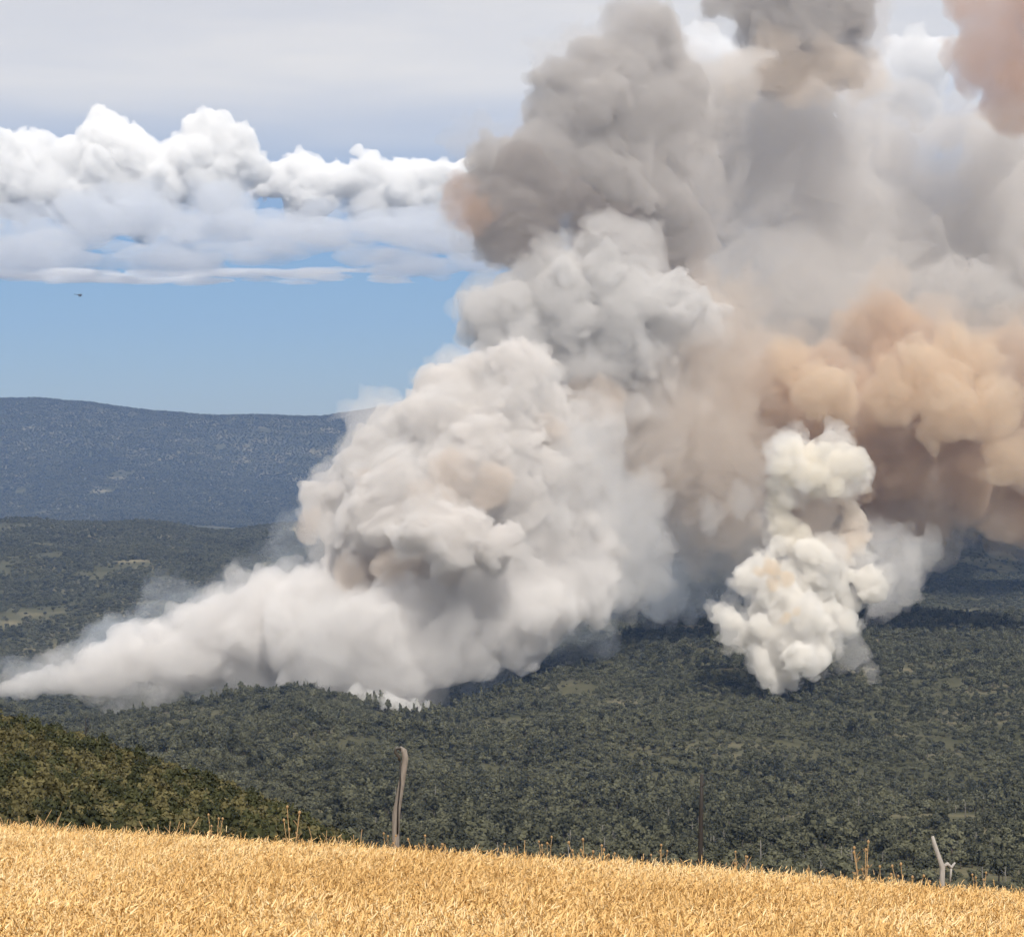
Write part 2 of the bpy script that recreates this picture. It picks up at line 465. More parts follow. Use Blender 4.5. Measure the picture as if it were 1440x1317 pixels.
for nm, d0, d1, st, smin, smax, thr, lab in (('plain_forest', 2300, 5050, 7.5, .8, 1.6, .24, 'scrubby woodland with pale clearings on the plain behind the smoke'),
                                            ('hill_forest', 7700, 11900, 13.5, 1.5, 2.6, .36, 'bluish wooded cover of the distant hill under the clouds')):
    p2 = scatter(d0, d1, st, rt)
    cl = fbm2(p2[:, 0], p2[:, 1] * 0.5, 120.0, 3, 77)
    p2 = p2[(cl < thr) | (rt.random(len(p2)) < .1)]
    z2 = height(p2[:, 0], p2[:, 1]); n = len(p2)
    s2 = rt.uniform(smin, smax, n)
    scatter_object(nm, np.stack([p2[:, 0], p2[:, 1], z2], 1), rt.choice([0, 3, 4, 5], n), rt.uniform(0, 6.28, n), np.stack([s2, s2, s2 * rt.uniform(.7, 1.1, n)], 1), FT)
    tag(COL.objects[nm], lab, 'forest', kind='stuff')
# ------------------------------------------------------------------ smoke and cloud bodies
def volume_mat(name, color, density, aniso=0.0):
    m = bpy.data.materials.new(name); m.use_nodes = True
    t = m.node_tree; t.nodes.clear()
    o = t.nodes.new('ShaderNodeOutputMaterial')
    v = t.nodes.new('ShaderNodeVolumePrincipled')
    v.inputs['Color'].default_value = (*color, 1)
    v.inputs['Density'].default_value = density
    v.inputs['Anisotropy'].default_value = aniso
    t.links.new(v.outputs[0], o.inputs['Volume'])
    return m

def hull_tree():
    g = bpy.data.node_groups.new('puff_hull', 'GeometryNodeTree')
    g.interface.new_socket('Geometry', in_out='INPUT', socket_type='NodeSocketGeometry')
    g.interface.new_socket('Voxel', in_out='INPUT', socket_type='NodeSocketFloat')
    g.interface.new_socket('Geometry', in_out='OUTPUT', socket_type='NodeSocketGeometry')
    gi = g.nodes.new('NodeGroupInput'); go = g.nodes.new('NodeGroupOutput')
    na = g.nodes.new('GeometryNodeInputNamedAttribute'); na.data_type = 'FLOAT'; na.inputs['Name'].default_value = 'radius'
    mp = g.nodes.new('GeometryNodeMeshToPoints')
    pv = g.nodes.new('GeometryNodePointsToVolume'); pv.resolution_mode = 'VOXEL_SIZE'
    vm_ = g.nodes.new('GeometryNodeVolumeToMesh'); vm_.resolution_mode = 'GRID'
    vm_.inputs['Threshold'].default_value = 0.3
    l = g.links.new
    l(gi.outputs[0], mp.inputs['Mesh']); l(na.outputs['Attribute'], mp.inputs['Radius'])
    l(mp.outputs[0], pv.inputs['Points']); l(na.outputs['Attribute'], pv.inputs['Radius'])
    l(gi.outputs[1], pv.inputs['Voxel Size']); l(pv.outputs[0], vm_.inputs['Volume'])
    l(vm_.outputs[0], go.inputs[0])
    return g
HULL = hull_tree()
VOX_ID = [i.identifier for i in HULL.interface.items_tree if i.name == 'Voxel'][0]

def union_mesh(name, sph, voxel):
    me = bpy.data.meshes.new(name + '_seed')
    me.vertices.add(len(sph)); me.vertices.foreach_set('co', np.asarray(sph[:, :3], dtype=np.float32).ravel())
    a = me.attributes.new('radius', 'FLOAT', 'POINT'); a.data.foreach_set('value', np.asarray(sph[:, 3], dtype=np.float32))
    o = link('seed', me)
    md = o.modifiers.new('hull', 'NODES'); md.node_group = HULL; md[VOX_ID] = float(voxel)
    dg = bpy.context.evaluated_depsgraph_get()
    res = bpy.data.meshes.new_from_object(o.evaluated_get(dg))
    bpy.data.objects.remove(o); bpy.data.meshes.remove(me)
    res.name = name
    return res

def cauliflower(seeds, rng, levels=((12, .32, .5, .8), (8, .3, .48, .82), (5, .3, .5, .85)), up=0.25, rmin=1.0):
    """seeds: N x 4 spheres; grows child spheres on their surfaces, level by level"""
    allv = [seeds]
    cur = seeds
    for n, k0, k1, ou in levels:
        m = len(cur)
        d = unit(m * n, rng); d[:, 2] += up * rng.random(m * n); d /= np.linalg.norm(d, axis=1)[:, None]
        base = np.repeat(cur, n, axis=0)
        r = base[:, 3] * rng.uniform(k0, k1, m * n)
        c = base[:, :3] + d * (base[:, 3] * ou * rng.uniform(.9, 1.1, m * n))[:, None]
        cur = np.concatenate([c, r[:, None]], 1)
        cur = cur[cur[:, 3] > rmin]
        if len(cur) == 0: break
        allv.append(cur)
    return np.concatenate(allv)

def warp(co, scale, amp, seed):
    q = co / scale
    return co + amp * np.stack([perlin(q + 3.1, seed), perlin(q + 57.7, seed + 1), perlin(q - 41.3, seed + 2)], 1)

L3 = ((15, .30, .50, .90), (10, .28, .46, .98), (7, .30, .52, 1.0))
L2 = ((15, .30, .50, .90), (10, .28, .46, .98))
LS = ((16, .30, .60, 1.0), (10, .28, .50, 1.05), (5, .3, .5, 1.1))

def chain(pts, gap=0.5):
    """densify a polyline of (px, py, r, d) blobs"""
    out = []
    for a, b in zip(pts[:-1], pts[1:]):
        a = np.array(a, float); b = np.array(b, float)
        n = max(1, int(np.hypot(*(b - a)[:2]) / (gap * (a[2] + b[2]) * .5)))
        for k in range(n): out.append(a + (b - a) * k / n)
    out.append(np.array(pts[-1], float))
    return out

def puff(name, blobs, mat, parent=None, seed=1, voxel=2.2, warps=((70, 15), (26, 5), (9, 1.3)), levels=L3, up=0.25, squash=None, ground=None, grow=1.0, jit=0.0):
    """blobs: (px, py, radius px, distance m)"""
    rng = np.random.default_rng(seed)
    s = []
    for b in blobs:
        px, py, r, d = b[:4]
        c = P(px + rng.normal() * jit * r, py + rng.normal() * jit * r, d + rng.normal() * jit * r / F * d)
        s.append([*c, r * grow * 0.86 / F * d])
    s = np.array(s)
    if squash: s[:, 2] /= squash
    sph = cauliflower(s, rng, levels, up=up, rmin=voxel * 1.15)
    me = union_mesh(name, sph, voxel)
    n = len(me.vertices)
    co = np.empty(n * 3, dtype=np.float32); me.vertices.foreach_get('co', co); co = co.reshape(-1, 3).astype(np.float64)
    for k, (sc, amp) in enumerate(warps):
        co = warp(co, sc, amp, seed + 10 * k)
    if squash: co[:, 2] *= squash
    if ground is not None:
        g = ground(co[:, 0], co[:, 1]) - 2.0
        co[:, 2] = np.where(co[:, 2] < g, g - 0.02 * (g - co[:, 2]), co[:, 2])
    me.vertices.foreach_set('co', co.astype(np.float32).ravel())
    me.update()
    me.materials.clear(); me.materials.append(mat)
    o = link(name, me, parent)
    if parent is not None: o.location = -Vector(parent.location)
    return o
# ------------------------------------------------------------------ shrubs of the left slope
rs = np.random.default_rng(8)
def shrub_mesh(mat, rng, n, wide, tall):
    lobes = [(rng.uniform(-.6, .6) * wide, rng.uniform(-.6, .6) * wide, rng.uniform(.35, .8) * tall, rng.uniform(.35, .6) * wide, rng.uniform(.28, .45) * tall) for k in range(n)]
    return crown_mesh('shrub', mat, lobes, 330, 0.14, rng, core=.75)
SHRUBS = [shrub_mesh(M_SHRUB, rs, 6, 1.0, 1.2), shrub_mesh(M_SHRUB, rs, 5, .8, 1.5), shrub_mesh(M_SHRUBD, rs, 5, .8, 1.9), shrub_mesh(M_SHRUB, rs, 8, 1.3, 1.1), shrub_mesh(M_SHRUBD, rs, 6, 1.0, 1.5)]
SHRUB_LABEL = ['rounded olive shrub', 'upright olive-yellow shrub', 'tall dark green shrub', 'wide low olive shrub', 'dense dark green shrub']
def shrub_spot(px, py):
    t_ = (py - SHRUB(px) + 18) / max(12.0, edge_y(px) - SHRUB(px) + 18)
    row = 'on the scrub slope crest' if t_ < .3 else 'halfway up the scrub slope' if t_ < .68 else 'at the scrub slope foot'
    return row + (', below the dead tree' if 60 < px < 180 else ', uphill of the dead tree' if px <= 60 else ', past the dead tree' if px < 300 else ', at its thin end')
p = scatter(112, 275, 1.55, rs, -120, 640)
z = height(p[:, 0], p[:, 1]); n = len(p)
pat = fbm2(p[:, 0], p[:, 1], 9.0, 2, 3)
v = np.where(pat > 0.12, rs.choice([2, 4, 1], n), rs.choice([0, 1, 3, 3, 0, 4], n))
s = rs.uniform(.65, 1.25, n); hh = s * rs.uniform(.8, 1.2, n); sp_ = rs.uniform(0, 6.28, n)
pu, py_ = proj(p[:, 0], p[:, 1], z + 1.2 * hh)
vis = (pu > -5) & (pu < 520) & (py_ < edge_y(pu) - 3)
order = np.argsort(p[:, 1] + np.where(vis, 0, 1e6))
firsts = {}
for i in order[:300]:
    k = int(v[i])
    o = link('shrub', SHRUBS[k], None, (p[i, 0], p[i, 1], z[i]))
    o.rotation_euler = (0, 0, sp_[i]); o.scale = (s[i], s[i], hh[i])
    tag(o, size_word(s[i], .85, 1.05) + ' ' + SHRUB_LABEL[k] + ' ' + shrub_spot(pu[i], py_[i]), 'shrub', 'shrubs of the scrub slope')
    firsts.setdefault(k, (o,))
ST = scatter_tree(5, [firsts[k] for k in range(5)])
rest = np.ones(n, bool); rest[order[:300]] = False
scatter_object('scrub', np.stack([p[:, 0], p[:, 1], z], 1)[rest], v[rest], sp_[rest], np.stack([s, s, hh], 1)[rest], ST)
tag(COL.objects['scrub'], 'mass of small olive shrubs filling the far part of the scrub slope', 'scrub', kind='stuff')

# ------------------------------------------------------------------ wheat
rw = np.random.default_rng(3)
dens = 330
area = []
y = np.sqrt(rw.uniform(14.0 ** 2, 43.0 ** 2, 98000))
u = rw.uniform(-130, 1570, 98000)
x = (u - HX) / F * y
edge_n = 41.2 + 0.9 * fbm2(x, x * 0, 2.5, 3, 4) + 0.5 * rw.random(len(x))
keep = y < edge_n
x, y = x[keep], y[keep]; n = len(x)
zg = height(x, y)
clump = fbm2(x, y, 0.8, 3, 14)
H = 0.70 + 0.10 * rw.normal(size=n) * 0.6 + 0.10 * clump + 0.05 * fbm2(x, y, 4.0, 2, 15)
az = rw.uniform(0, 6.28, n); lean = rw.uniform(0.02, 0.22, n)
dirx, diry = np.cos(az), np.sin(az)
base = np.stack([x, y, zg], 1)
hd = np.stack([dirx, diry, np.zeros(n)], 1)
up = np.array([0, 0, 1.0])
top = base + hd * (H * lean)[:, None] + up * (H * np.cos(lean))[:, None]
nod = rw.uniform(0.0, 1.0, n)
ed = hd * np.sin(nod)[:, None] + up * np.cos(nod)[:, None]
el = rw.uniform(0.055, 0.085, n)
mid = top + ed * (el * .45)[:, None]; ed2 = hd * np.sin(nod + .35)[:, None] + up * np.cos(nod + .35)[:, None]
tip = mid + ed2 * (el * .6)[:, None]
side = np.stack([-diry, dirx, np.zeros(n)], 1)
fw = np.cross(ed, side)
def stack(*a): return np.stack(a, 1)
r = (rw.uniform(.006, .009, n))[:, None]
sr = 0.0028
verts = stack(base - side * sr, base + side * sr, top + side * sr, top - side * sr,           # 0-3 stalk
              mid + side * r, mid + fw * r, mid - side * r, mid - fw * r, tip,                   # 4-8 ear
              tip + ed2 * 0.045 + side * .014, tip + ed2 * .05 - side * .012, tip + ed2 * .075 + fw * .02)  # awns 9-11
# one dry leaf blade
la = rw.uniform(0, 6.28, n); ld = stack(np.cos(la), np.sin(la), np.zeros(n))
lz = (H * rw.uniform(.45, .85, n))[:, None]
lb = base + hd * (lz * lean[:, None]) + up * lz
lm = lb + ld * .07 + up * .05; lt = lb + ld * rw.uniform(.12, .2, n)[:, None] - up * rw.uniform(0, .1, n)[:, None]
ls = np.cross(ld, up) * .007
verts = np.concatenate([verts, stack(lb - ls * 1.4, lb + ls * 1.4, lt, lm, lt)], 1)
nv = verts.shape[1]
tri = np.array([[0, 1, 2], [3, 5, 4], [3, 6, 5], [3, 4, 6], [4, 5, 8], [5, 6, 8], [6, 4, 8],
                [5, 8, 9], [4, 8, 10], [12, 13, 14]])
faces = (np.arange(n)[:, None, None] * nv + tri[None]).reshape(-1, 3)
wm, wb = principled('ripe_wheat', (0.6, 0.4, 0.16), 0.6, 0.25)
t = wm.node_tree
ca = N(t, 'ShaderNodeAttribute', attribute_name='tone')
ramp = N(t, 'ShaderNodeValToRGB'); t.links.new(ca.outputs['Fac'], ramp.inputs[0])
e = ramp.color_ramp.elements
e[0].color = (0.46, 0.27, 0.09, 1); e[1].color = (0.93, 0.75, 0.45, 1)
q = ramp.color_ramp.elements.new(.45); q.color = (0.80, 0.50, 0.19, 1)
t.links.new(ramp.outputs[0], wb.inputs['Base Color'])
me = mesh_np('wheat', verts.reshape(-1, 3), faces, wm)
tone = np.clip(0.46 + 0.2 * rw.normal(size=n) + 0.3 * clump + 0.5 * fbm2(x, y * .5, 3.2, 3, 34), 0, 1)
tv = np.repeat(tone[:, None], nv, 1); tv[:, 0:2] -= .2; tv[:, 12:] += .12
me.attributes.new('tone', 'FLOAT', 'POINT').data.foreach_set('value', np.clip(tv, 0, 1).astype(np.float32).ravel())
wheat = link('wheat', me)
tag(wheat, 'ripe golden wheat standing across the foreground field', 'wheat', kind='stuff')

# ------------------------------------------------------------------ posts, snags, weeds
def lathe_bumpy(pts, rad, sides, rng, amp=.12):
    v, f = tube(pts, rad, sides)
    return v + rng.normal(size=v.shape) * amp * np.mean(rad), f
def gz(px, d):
    x = (px - HX) / F * d
    return np.array([x, d, float(height(np.array([x]), np.array([d]))[0])])

wood, wbs = principled('weathered_wood', (0.22, 0.19, 0.165), 0.9)
t = wood.node_tree
tcn = N(t, 'ShaderNodeTexCoord'); mp = N(t, 'ShaderNodeMapping'); mp.inputs['Scale'].default_value = (60, 60, 4)
nn = N(t, 'ShaderNodeTexNoise'); nn.inputs['Scale'].default_value = 1.0; nn.inputs['Detail'].default_value = 5
t.links.new(tcn.outputs['Object'], mp.inputs[0]); t.links.new(mp.outputs[0], nn.inputs['Vector'])
rr = N(t, 'ShaderNodeValToRGB'); t.links.new(nn.outputs['Fac'], rr.inputs[0])
rr.color_ramp.elements[0].color = (0.08, 0.065, 0.055, 1); rr.color_ramp.elements[1].color = (0.36, 0.32, 0.28, 1)
t.links.new(rr.outputs[0], wbs.inputs['Base Color'])
bp = N(t, 'ShaderNodeBump'); bp.inputs['Strength'].default_value = .6; bp.inputs['Distance'].default_value = .01
t.links.new(nn.outputs['Fac'], bp.inputs['Height']); t.links.new(bp.outputs[0], wbs.inputs['Normal'])
dark, _ = principled('dark_iron', (0.03, 0.026, 0.024), 0.7, .3)
pale = wood.copy(); pale.name = 'bleached_wood'
for nd in pale.node_tree.nodes:
    if nd.type == 'VALTORGB':
        nd.color_ramp.elements[0].color = (0.16, 0.145, 0.13, 1); nd.color_ramp.elements[1].color = (0.52, 0.49, 0.46, 1)
dry, _ = principled('dry_stem', (0.34, 0.22, 0.11), 0.9)
ins, _ = principled('insulator', (0.05, 0.045, 0.04), 0.4, .5)

# fence post: leaning grey wood, dark insulator bracket at its head
D = 43.0
g0 = gz(558, D); px2m = D / F
topz = (HY - 1052) * px2m
post = empty('fence_post', g0)
def rel(px, py, dd=0.0):
    return P(px, py, D + dd) - g0
pts = [(0, 0, -.3), rel(556, 1172), rel(557, 1145), rel(563, 1110), rel(568, 1080), rel(570, 1066), rel(568, 1056), rel(562, 1051)]
v_, f_ = lathe_bumpy(pts, [.07, .066, .063, .062, .06, .062, .055, .04], 9, rw, .09)
link('post_shaft', mesh_np('post_shaft', v_, f_, wood, True), post)
v_, f_ = tube([rel(564, 1053, -.05), rel(557, 1051, -.08), rel(556, 1057, -.08), rel(561, 1063, -.07), rel(562, 1070, -.06)], [.025, .036, .034, .034, .02], 7)
link('insulator', mesh_np('insulator', v_, f_, ins, True), post)
v_, f_ = tube([rel(559, 1172, -.06), rel(559.5, 1135, -.06), rel(563, 1100, -.06), rel(563, 1066, -.05)], [.018, .017, .016, .013], 6)  # dark strip painting the shaded left side of the post
link('shade_strip', mesh_np('shade_strip', v_, f_, dark, True), post)
tag(post, 'leaning weathered grey wooden fence post at the field edge', 'post')

g1 = gz(986, D)
stake = empty('iron_stake', g1)
def rel1(px, py, dd=0.0): return P(px, py, D + dd) - g1
v_, f_ = tube([(0, 0, -.3), rel1(985, 1190), rel1(986, 1140), rel1(987, 1088)], [.05, .046, .04, .03], 6)
link('stake_shaft', mesh_np('stake_shaft', v_, f_, dark, True), stake)
v_, f_ = tube([rel1(986, 1106, -.02), rel1(990, 1104, -.03), rel1(991, 1099, -.03)], [.012, .012, .01], 6)
link('hook', mesh_np('hook', v_, f_, dark, True), stake)
tag(stake, 'thin dark upright stake at the field edge', 'stake')

g2 = gz(1326, D)
br = empty('dead_branch', g2)
def rel2(px, py, dd=0.0): return P(px, py, D + dd) - g2
v_, f_ = lathe_bumpy([(0, 0, -.3), rel2(1325, 1235), rel2(1325, 1218), rel2(1319, 1200), rel2(1314, 1186), rel2(1311, 1175)], [.046, .044, .048, .04, .032, .024], 8, rw, .1)
link('main_limb', mesh_np('main_limb', v_, f_, pale, True), br)
v_, f_ = lathe_bumpy([rel2(1325, 1219), rel2(1332, 1214, .03), rel2(1338, 1219, .04), rel2(1343, 1212, .05)], [.037, .036, .032, .018], 7, rw, .1)
link('side_limb', mesh_np('side_limb', v_, f_, pale, True), br)
v_, f_ = lathe_bumpy([rel2(1338, 1217, .04), rel2(1336, 1240, .03)], [.022, .02], 6, rw, .1)
link('prop_limb', mesh_np('prop_limb', v_, f_, pale, True), br)
tag(br, 'bleached forked dead branch sticking up behind the wheat', 'branch')

# charred snag on the scrub slope
ds = 262.0
g3 = gz(121, ds)
sn = empty('dead_tree', g3)
def rel3(px, py, dd=0.0): return P(px, py, ds + dd) - g3
v_, f_ = tube([(0, 0, -.4), rel3(120.5, 1035), rel3(121, 1006)], [.14, .1, .05], 6)
link('trunk', mesh_np('trunk', v_, f_, dark, True), sn)
v_, f_ = tube([rel3(120.6, 1030), rel3(125, 1018), rel3(126, 1010)], [.06, .04, .02], 5)
link('branch', mesh_np('branch', v_, f_, dark, True), sn)
tag(sn, 'thin black dead tree on the crest of the scrub slope', 'dead tree')

# standing dead trunks on the forest slope
rd = np.random.default_rng(21)
def snag_mesh(rng):
    h = rng.uniform(5, 7)
    parts = [tube([(0, 0, -.5), (rng.uniform(-.2, .2), 0, h * .5), (rng.uniform(-.4, .4), 0, h)], [.22, .16, .06], 6)]
    for k in range(5):
        a = rng.uniform(0, 6.28); zz = h * rng.uniform(.35, .9); ln = rng.uniform(.6, 1.6)
        parts.append(tube([(0, 0, zz), (math.cos(a) * ln, math.sin(a) * ln, zz + ln * rng.uniform(.2, .9))], [.07, .02], 4))
    v, f = join(parts)
    return mesh_np('dead_trunk', v, f, M_SNAG)
SN = [snag_mesh(rd) for k in range(5)]
SNL = ['bare grey dead tree', 'slim leafless dead tree', 'crooked dead tree with stubs', 'forked leafless dead tree', 'bare snag']
cnt = 0
for k in range(400):
    d = rd.uniform(600, 1050); px = rd.uniform(500, 1435)
    g = gz(px, d); sc_ = rd.uniform(.7, 1.25)
    _, tp = proj(g[0], g[1], g[2] + 5 * sc_)
    if tp > edge_y(px) - 6: continue
    q = int(rd.integers(5))
    o = link('dead_tree', SN[q], None, g); o.rotation_euler = (0, 0, rd.uniform(0, 6.28)); o.scale = (sc_,) * 3
    tag(o, SNL[q] + ' ' + downhill_from(px), 'dead tree', 'dead trunks on the lower slope')
    cnt += 1
    if cnt >= 70: break

# dry weeds and thistles along the field margin
def weed_mesh(rng, n, h, spread, seedheads):
    parts = []
    for k in range(n):
        a = rng.uniform(0, 6.28); l = h * rng.uniform(.6, 1.0); s1 = spread * rng.uniform(.2, 1)
        tipp = np.array([math.cos(a) * s1, math.sin(a) * s1, l])
        parts.append(tube([(0, 0, -.1), tipp * np.array([.35, .35, .5]), tipp], [.007, .006, .004], 4))
        for j in range(3):
            b = rng.uniform(0, 6.28); st = tipp * rng.uniform(.5, .9)
            parts.append(tube([st, st + np.array([math.cos(b) * .06, math.sin(b) * .06, .07])], [.004, .003], 3))
        if seedheads:
            v, f = ICO1; parts.append((v * np.array([.018, .018, .024]) + tipp, f))
        for j in range(5):
            st = tipp * rng.uniform(.15, .8); dv = unit(1, rng)[0] * .06; wv = unit(1, rng)[0] * .015
            parts.append((np.array([st - wv, st + wv, st + dv + wv * .4, st + dv - wv * .4]), np.array([[0, 1, 2], [0, 2, 3]])))
    v, f = join(parts)
    return mesh_np('dry_weed', v, f, dry)
M_DG, _ = principled('dry_green', (0.10, 0.095, 0.05), .9)
WD = [weed_mesh(rd, 7, .95, .28, True), weed_mesh(rd, 10, .8, .4, False), weed_mesh(rd, 5, 1.1, .2, True)]
WDL = ['dry thistle with round seed heads,', 'bushy brown dry weed,', 'tall thin dry weed']
spots = [(500, 1), (520, 1), (545, 2), (600, 0), (640, 1), (700, 0), (735, 1), (825, 0), (845, 0), (1000, 1), (1015, 1), (1030, 1), (1040, 2), (1145, 0), (1155, 1), (1215, 2), (1240, 0), (1275, 0), (1380, 2), (30, 1), (60, 1), (120, 1), (300, 2), (232, 1), (410, 2), (455, 1), (930, 2), (770, 2)]
def along_edge(px):
    marks = ((560, 'the leaning post'), (986, 'the dark stake'), (1326, 'the bleached branch'), (150, 'the scrub slope foot'))
    d_, w = min((abs(px - m), w) for m, w in marks)
    return ('right beside ' if d_ < 40 else 'a step from ' if d_ < 90 else 'a few steps from ' if d_ < 160 else 'well away from ') + w
for px, q in spots:
    d = 41.4 + rd.uniform(0, 1.0)
    g = gz(px, d); sc_ = rd.uniform(1.15, 1.6)
    o = link('dry_weed', WD[q], None, g); o.rotation_euler = (0, 0, rd.uniform(0, 6.28)); o.scale = (sc_,) * 3
    tag(o, WDL[q] + ' ' + along_edge(px), 'weed', 'dry weeds along the field edge')

# ------------------------------------------------------------------ helicopter
rot_m, _ = principled('helicopter_paint', (0.05, 0.055, 0.07), .5, .4)
hl = empty('helicopter', P(112, 415, 3000.0))
hl.rotation_euler = (0, 0, math.radians(12))
v, f = ICO2
body = v * np.array([2.6, 1.2, 1.25]); body[:, 0] += .6
link('fuselage', mesh_np('fuselage', body, f, rot_m, True), hl)
v_, f_ = tube([(-1.2, 0, .4), (-4, 0, .65), (-6.6, 0, .8)], [.6, .32, .2], 8)
link('tail_boom', mesh_np('tail_boom', v_, f_, rot_m, True), hl)
v_, f_ = tube([(-6.3, 0, .6), (-6.9, 0, 1.9)], [.3, .12], 6)
link('tail_fin', mesh_np('tail_fin', v_, f_, rot_m), hl)
v_, f_ = tube([(.4, 0, 1.0), (.4, 0, 2.0)], [.25, .2], 8)
mast = link('rotor_mast', mesh_np('rotor_mast', v_, f_, rot_m), hl)
bl = np.array([(-.05, -.16, 0), (5.2, -.16, 0), (5.2, .16, 0), (-.05, .16, 0), (-.05, -.16, .07), (5.2, -.16, .07), (5.2, .16, .07), (-.05, .16, .07)])
bf = np.array([(0, 3, 2), (0, 2, 1), (4, 5, 6), (4, 6, 7), (0, 1, 5), (0, 5, 4), (1, 2, 6), (1, 6, 5), (2, 3, 7), (2, 7, 6), (3, 0, 4), (3, 4, 7)])
bmsh = mesh_np('rotor_blade', bl, bf, rot_m)
for k in range(4):
    b = link('rotor_blade', bmsh, mast, (.4, 0, 1.95)); b.rotation_euler = (0, 0, math.radians(20 + 90 * k))
for sd in (-1, 1):
    v_, f_ = tube([(-1.6, sd * 1.1, -1.75), (2.4, sd * 1.1, -1.75), (2.9, sd * 1.1, -1.5)], [.09, .09, .07], 6)
    sk = link('skid', mesh_np('skid', v_, f_, rot_m), hl)
    for xx in (-.6, 1.5):
        v_, f_ = tube([(xx, sd * .7, -.8), (xx, sd * 1.1, -1.75)], [.06, .06], 5)
        link('strut', mesh_np('strut', v_, f_, rot_m), sk)
tag(hl, 'tiny dark helicopter in the blue sky below the clouds', 'helicopter')
# ------------------------------------------------------------------ the smoke
V_BANK = volume_mat('bank_smoke', (0.968, 0.952, 0.938), 0.06)
V_WISP = volume_mat('thin_blue_smoke', (0.86, 0.92, 1.0), 0.007)
V_WARM = volume_mat('warm_white_smoke', (0.900, 0.876, 0.853), 0.13)
V_SOFT = volume_mat('soft_warm_smoke', (0.93, 0.913, 0.897), 0.021)
V_FLANK = volume_mat('flank_smoke', (0.935, 0.922, 0.91), 0.016)
V_WHITE = volume_mat('dense_white_smoke', (0.982, 0.964, 0.930), 0.22)
V_FOOT = volume_mat('fresh_white_smoke', (0.98, 0.968, 0.95), 0.11)
V_POCK = volume_mat('brown_and_shade_smoke', (0.85, 0.775, 0.70), 0.05)  # real brown in the neck, painted crevice shade in the billow pockets
V_CORE = volume_mat('orange_core_smoke', (0.92, 0.79, 0.62), 0.12)
V_PEACH = volume_mat('peach_smoke', (0.96, 0.86, 0.75), 0.016)
V_CFR = volume_mat('column_fringe_smoke', (0.96, 0.94, 0.91), 0.045)
V_CREAM = volume_mat('cream_smoke', (0.975, 0.943, 0.875), 0.17)
V_NECK = volume_mat('neck_smoke', (0.945, 0.88, 0.80), 0.12)
V_GREY = volume_mat('grey_smoke', (0.858, 0.845, 0.833), 0.10)
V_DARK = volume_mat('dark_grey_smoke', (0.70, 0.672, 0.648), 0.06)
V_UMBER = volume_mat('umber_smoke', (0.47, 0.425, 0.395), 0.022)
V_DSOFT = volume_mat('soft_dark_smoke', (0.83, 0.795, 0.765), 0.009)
V_VEIL = volume_mat('drifting_grey_smoke', (0.865, 0.84, 0.815), 0.021)
V_BROWN = volume_mat('brown_smoke', (0.825, 0.685, 0.545), 0.034)
V_BSOFT = volume_mat('soft_brown_smoke', (0.82, 0.735, 0.65), 0.014)
V_TAN = volume_mat('tan_smoke', (0.89, 0.765, 0.615), 0.04)
V_RUST = volume_mat('rust_smoke', (0.70, 0.51, 0.385), 0.022)

A = 1880.0
plume = empty('smoke_plume', gz(470, A))
bank = chain([(-20, 972, 12, A), (40, 965, 20, A), (100, 955, 30, A), (160, 945, 40, A), (225, 930, 50, A), (300, 912, 64, A), (370, 893, 76, A), (440, 885, 80, A - 30), (520, 890, 90, A - 60), (610, 885, 88, A - 60), (690, 865, 82, A - 40), (770, 830, 75, A)]) \
    + [(420, 838, 34, A), (460, 935, 55, A - 60), (540, 945, 50, A - 80), (590, 945, 38, A - 80)]
puff('ground_bank', bank, V_BANK, plume, 11, 2.5, ground=height, jit=.1)
puff('base_puff', [(500, 972, 12, 1750), (520, 980, 14, 1745), (545, 988, 16, 1735), (562, 992, 14, 1730), (580, 994, 13, 1730), (598, 990, 8, 1735)], V_FOOT, plume, 12, 0.9, warps=((16, 3), (6, .8)), ground=height)
bil = [(500, 775, 58, A - 20), (560, 735, 75, A - 45), (620, 770, 85, A - 30), (470, 715, 42, A), (535, 665, 66, A), (595, 625, 70, A + 5), (660, 660, 95, A - 10), (700, 720, 80, A), (560, 610, 40, A + 20), (640, 570, 55, A + 15), (770, 690, 80, A + 20), (780, 770, 75, A + 20)]
puff('billow', bil, V_WARM, plume, 13, 1.75)
puff('front_billow', [(600, 735, 40, A - 125), (640, 755, 48, A - 120), (565, 758, 30, A - 120), (690, 775, 42, A - 100)], V_WARM, plume, 23, 1.2, warps=((40, 12), (15, 4), (6, 1.5)))
upb = [(650, 565, 52, A + 30), (720, 545, 58, A + 10), (740, 512, 42, A + 15), (690, 610, 65, A), (770, 585, 42, A + 10), (700, 520, 32, A)]
pocket = [(530, 690, 34, A - 40), (640, 668, 38, A - 62), (690, 680, 34, A - 60), (600, 700, 26, A - 80), (510, 806, 34, A - 48), (560, 800, 38, A - 72), (615, 795, 30, A - 72), (440, 738, 24, A - 14), (770, 610, 30, A - 10), (830, 560, 40, A + 60)]
puff('shade_pocket', pocket, V_POCK, plume, 28, 1.5)  # shade in the billow's crevices, painted as brown smoke
puff('upper_billow', upb, V_WARM, plume, 14, 1.4, warps=((50, 15), (20, 6), (8, 2.2)))
gb_ = [(715, 455, 58, A + 80), (800, 410, 66, A + 70), (870, 420, 78, A + 80), (940, 440, 64, A + 90), (820, 500, 80, A + 90), (900, 520, 85, A + 110), (760, 385, 36, A + 80)]
puff('grey_billow', gb_, V_GREY, plume, 15, 1.8)
fr = [b for b in bank[::2]] + bil + upb + gb_
puff('soft_fringe', fr, V_SOFT, plume, 113, 3.2, ground=height, grow=1.12, jit=.12, levels=LS)
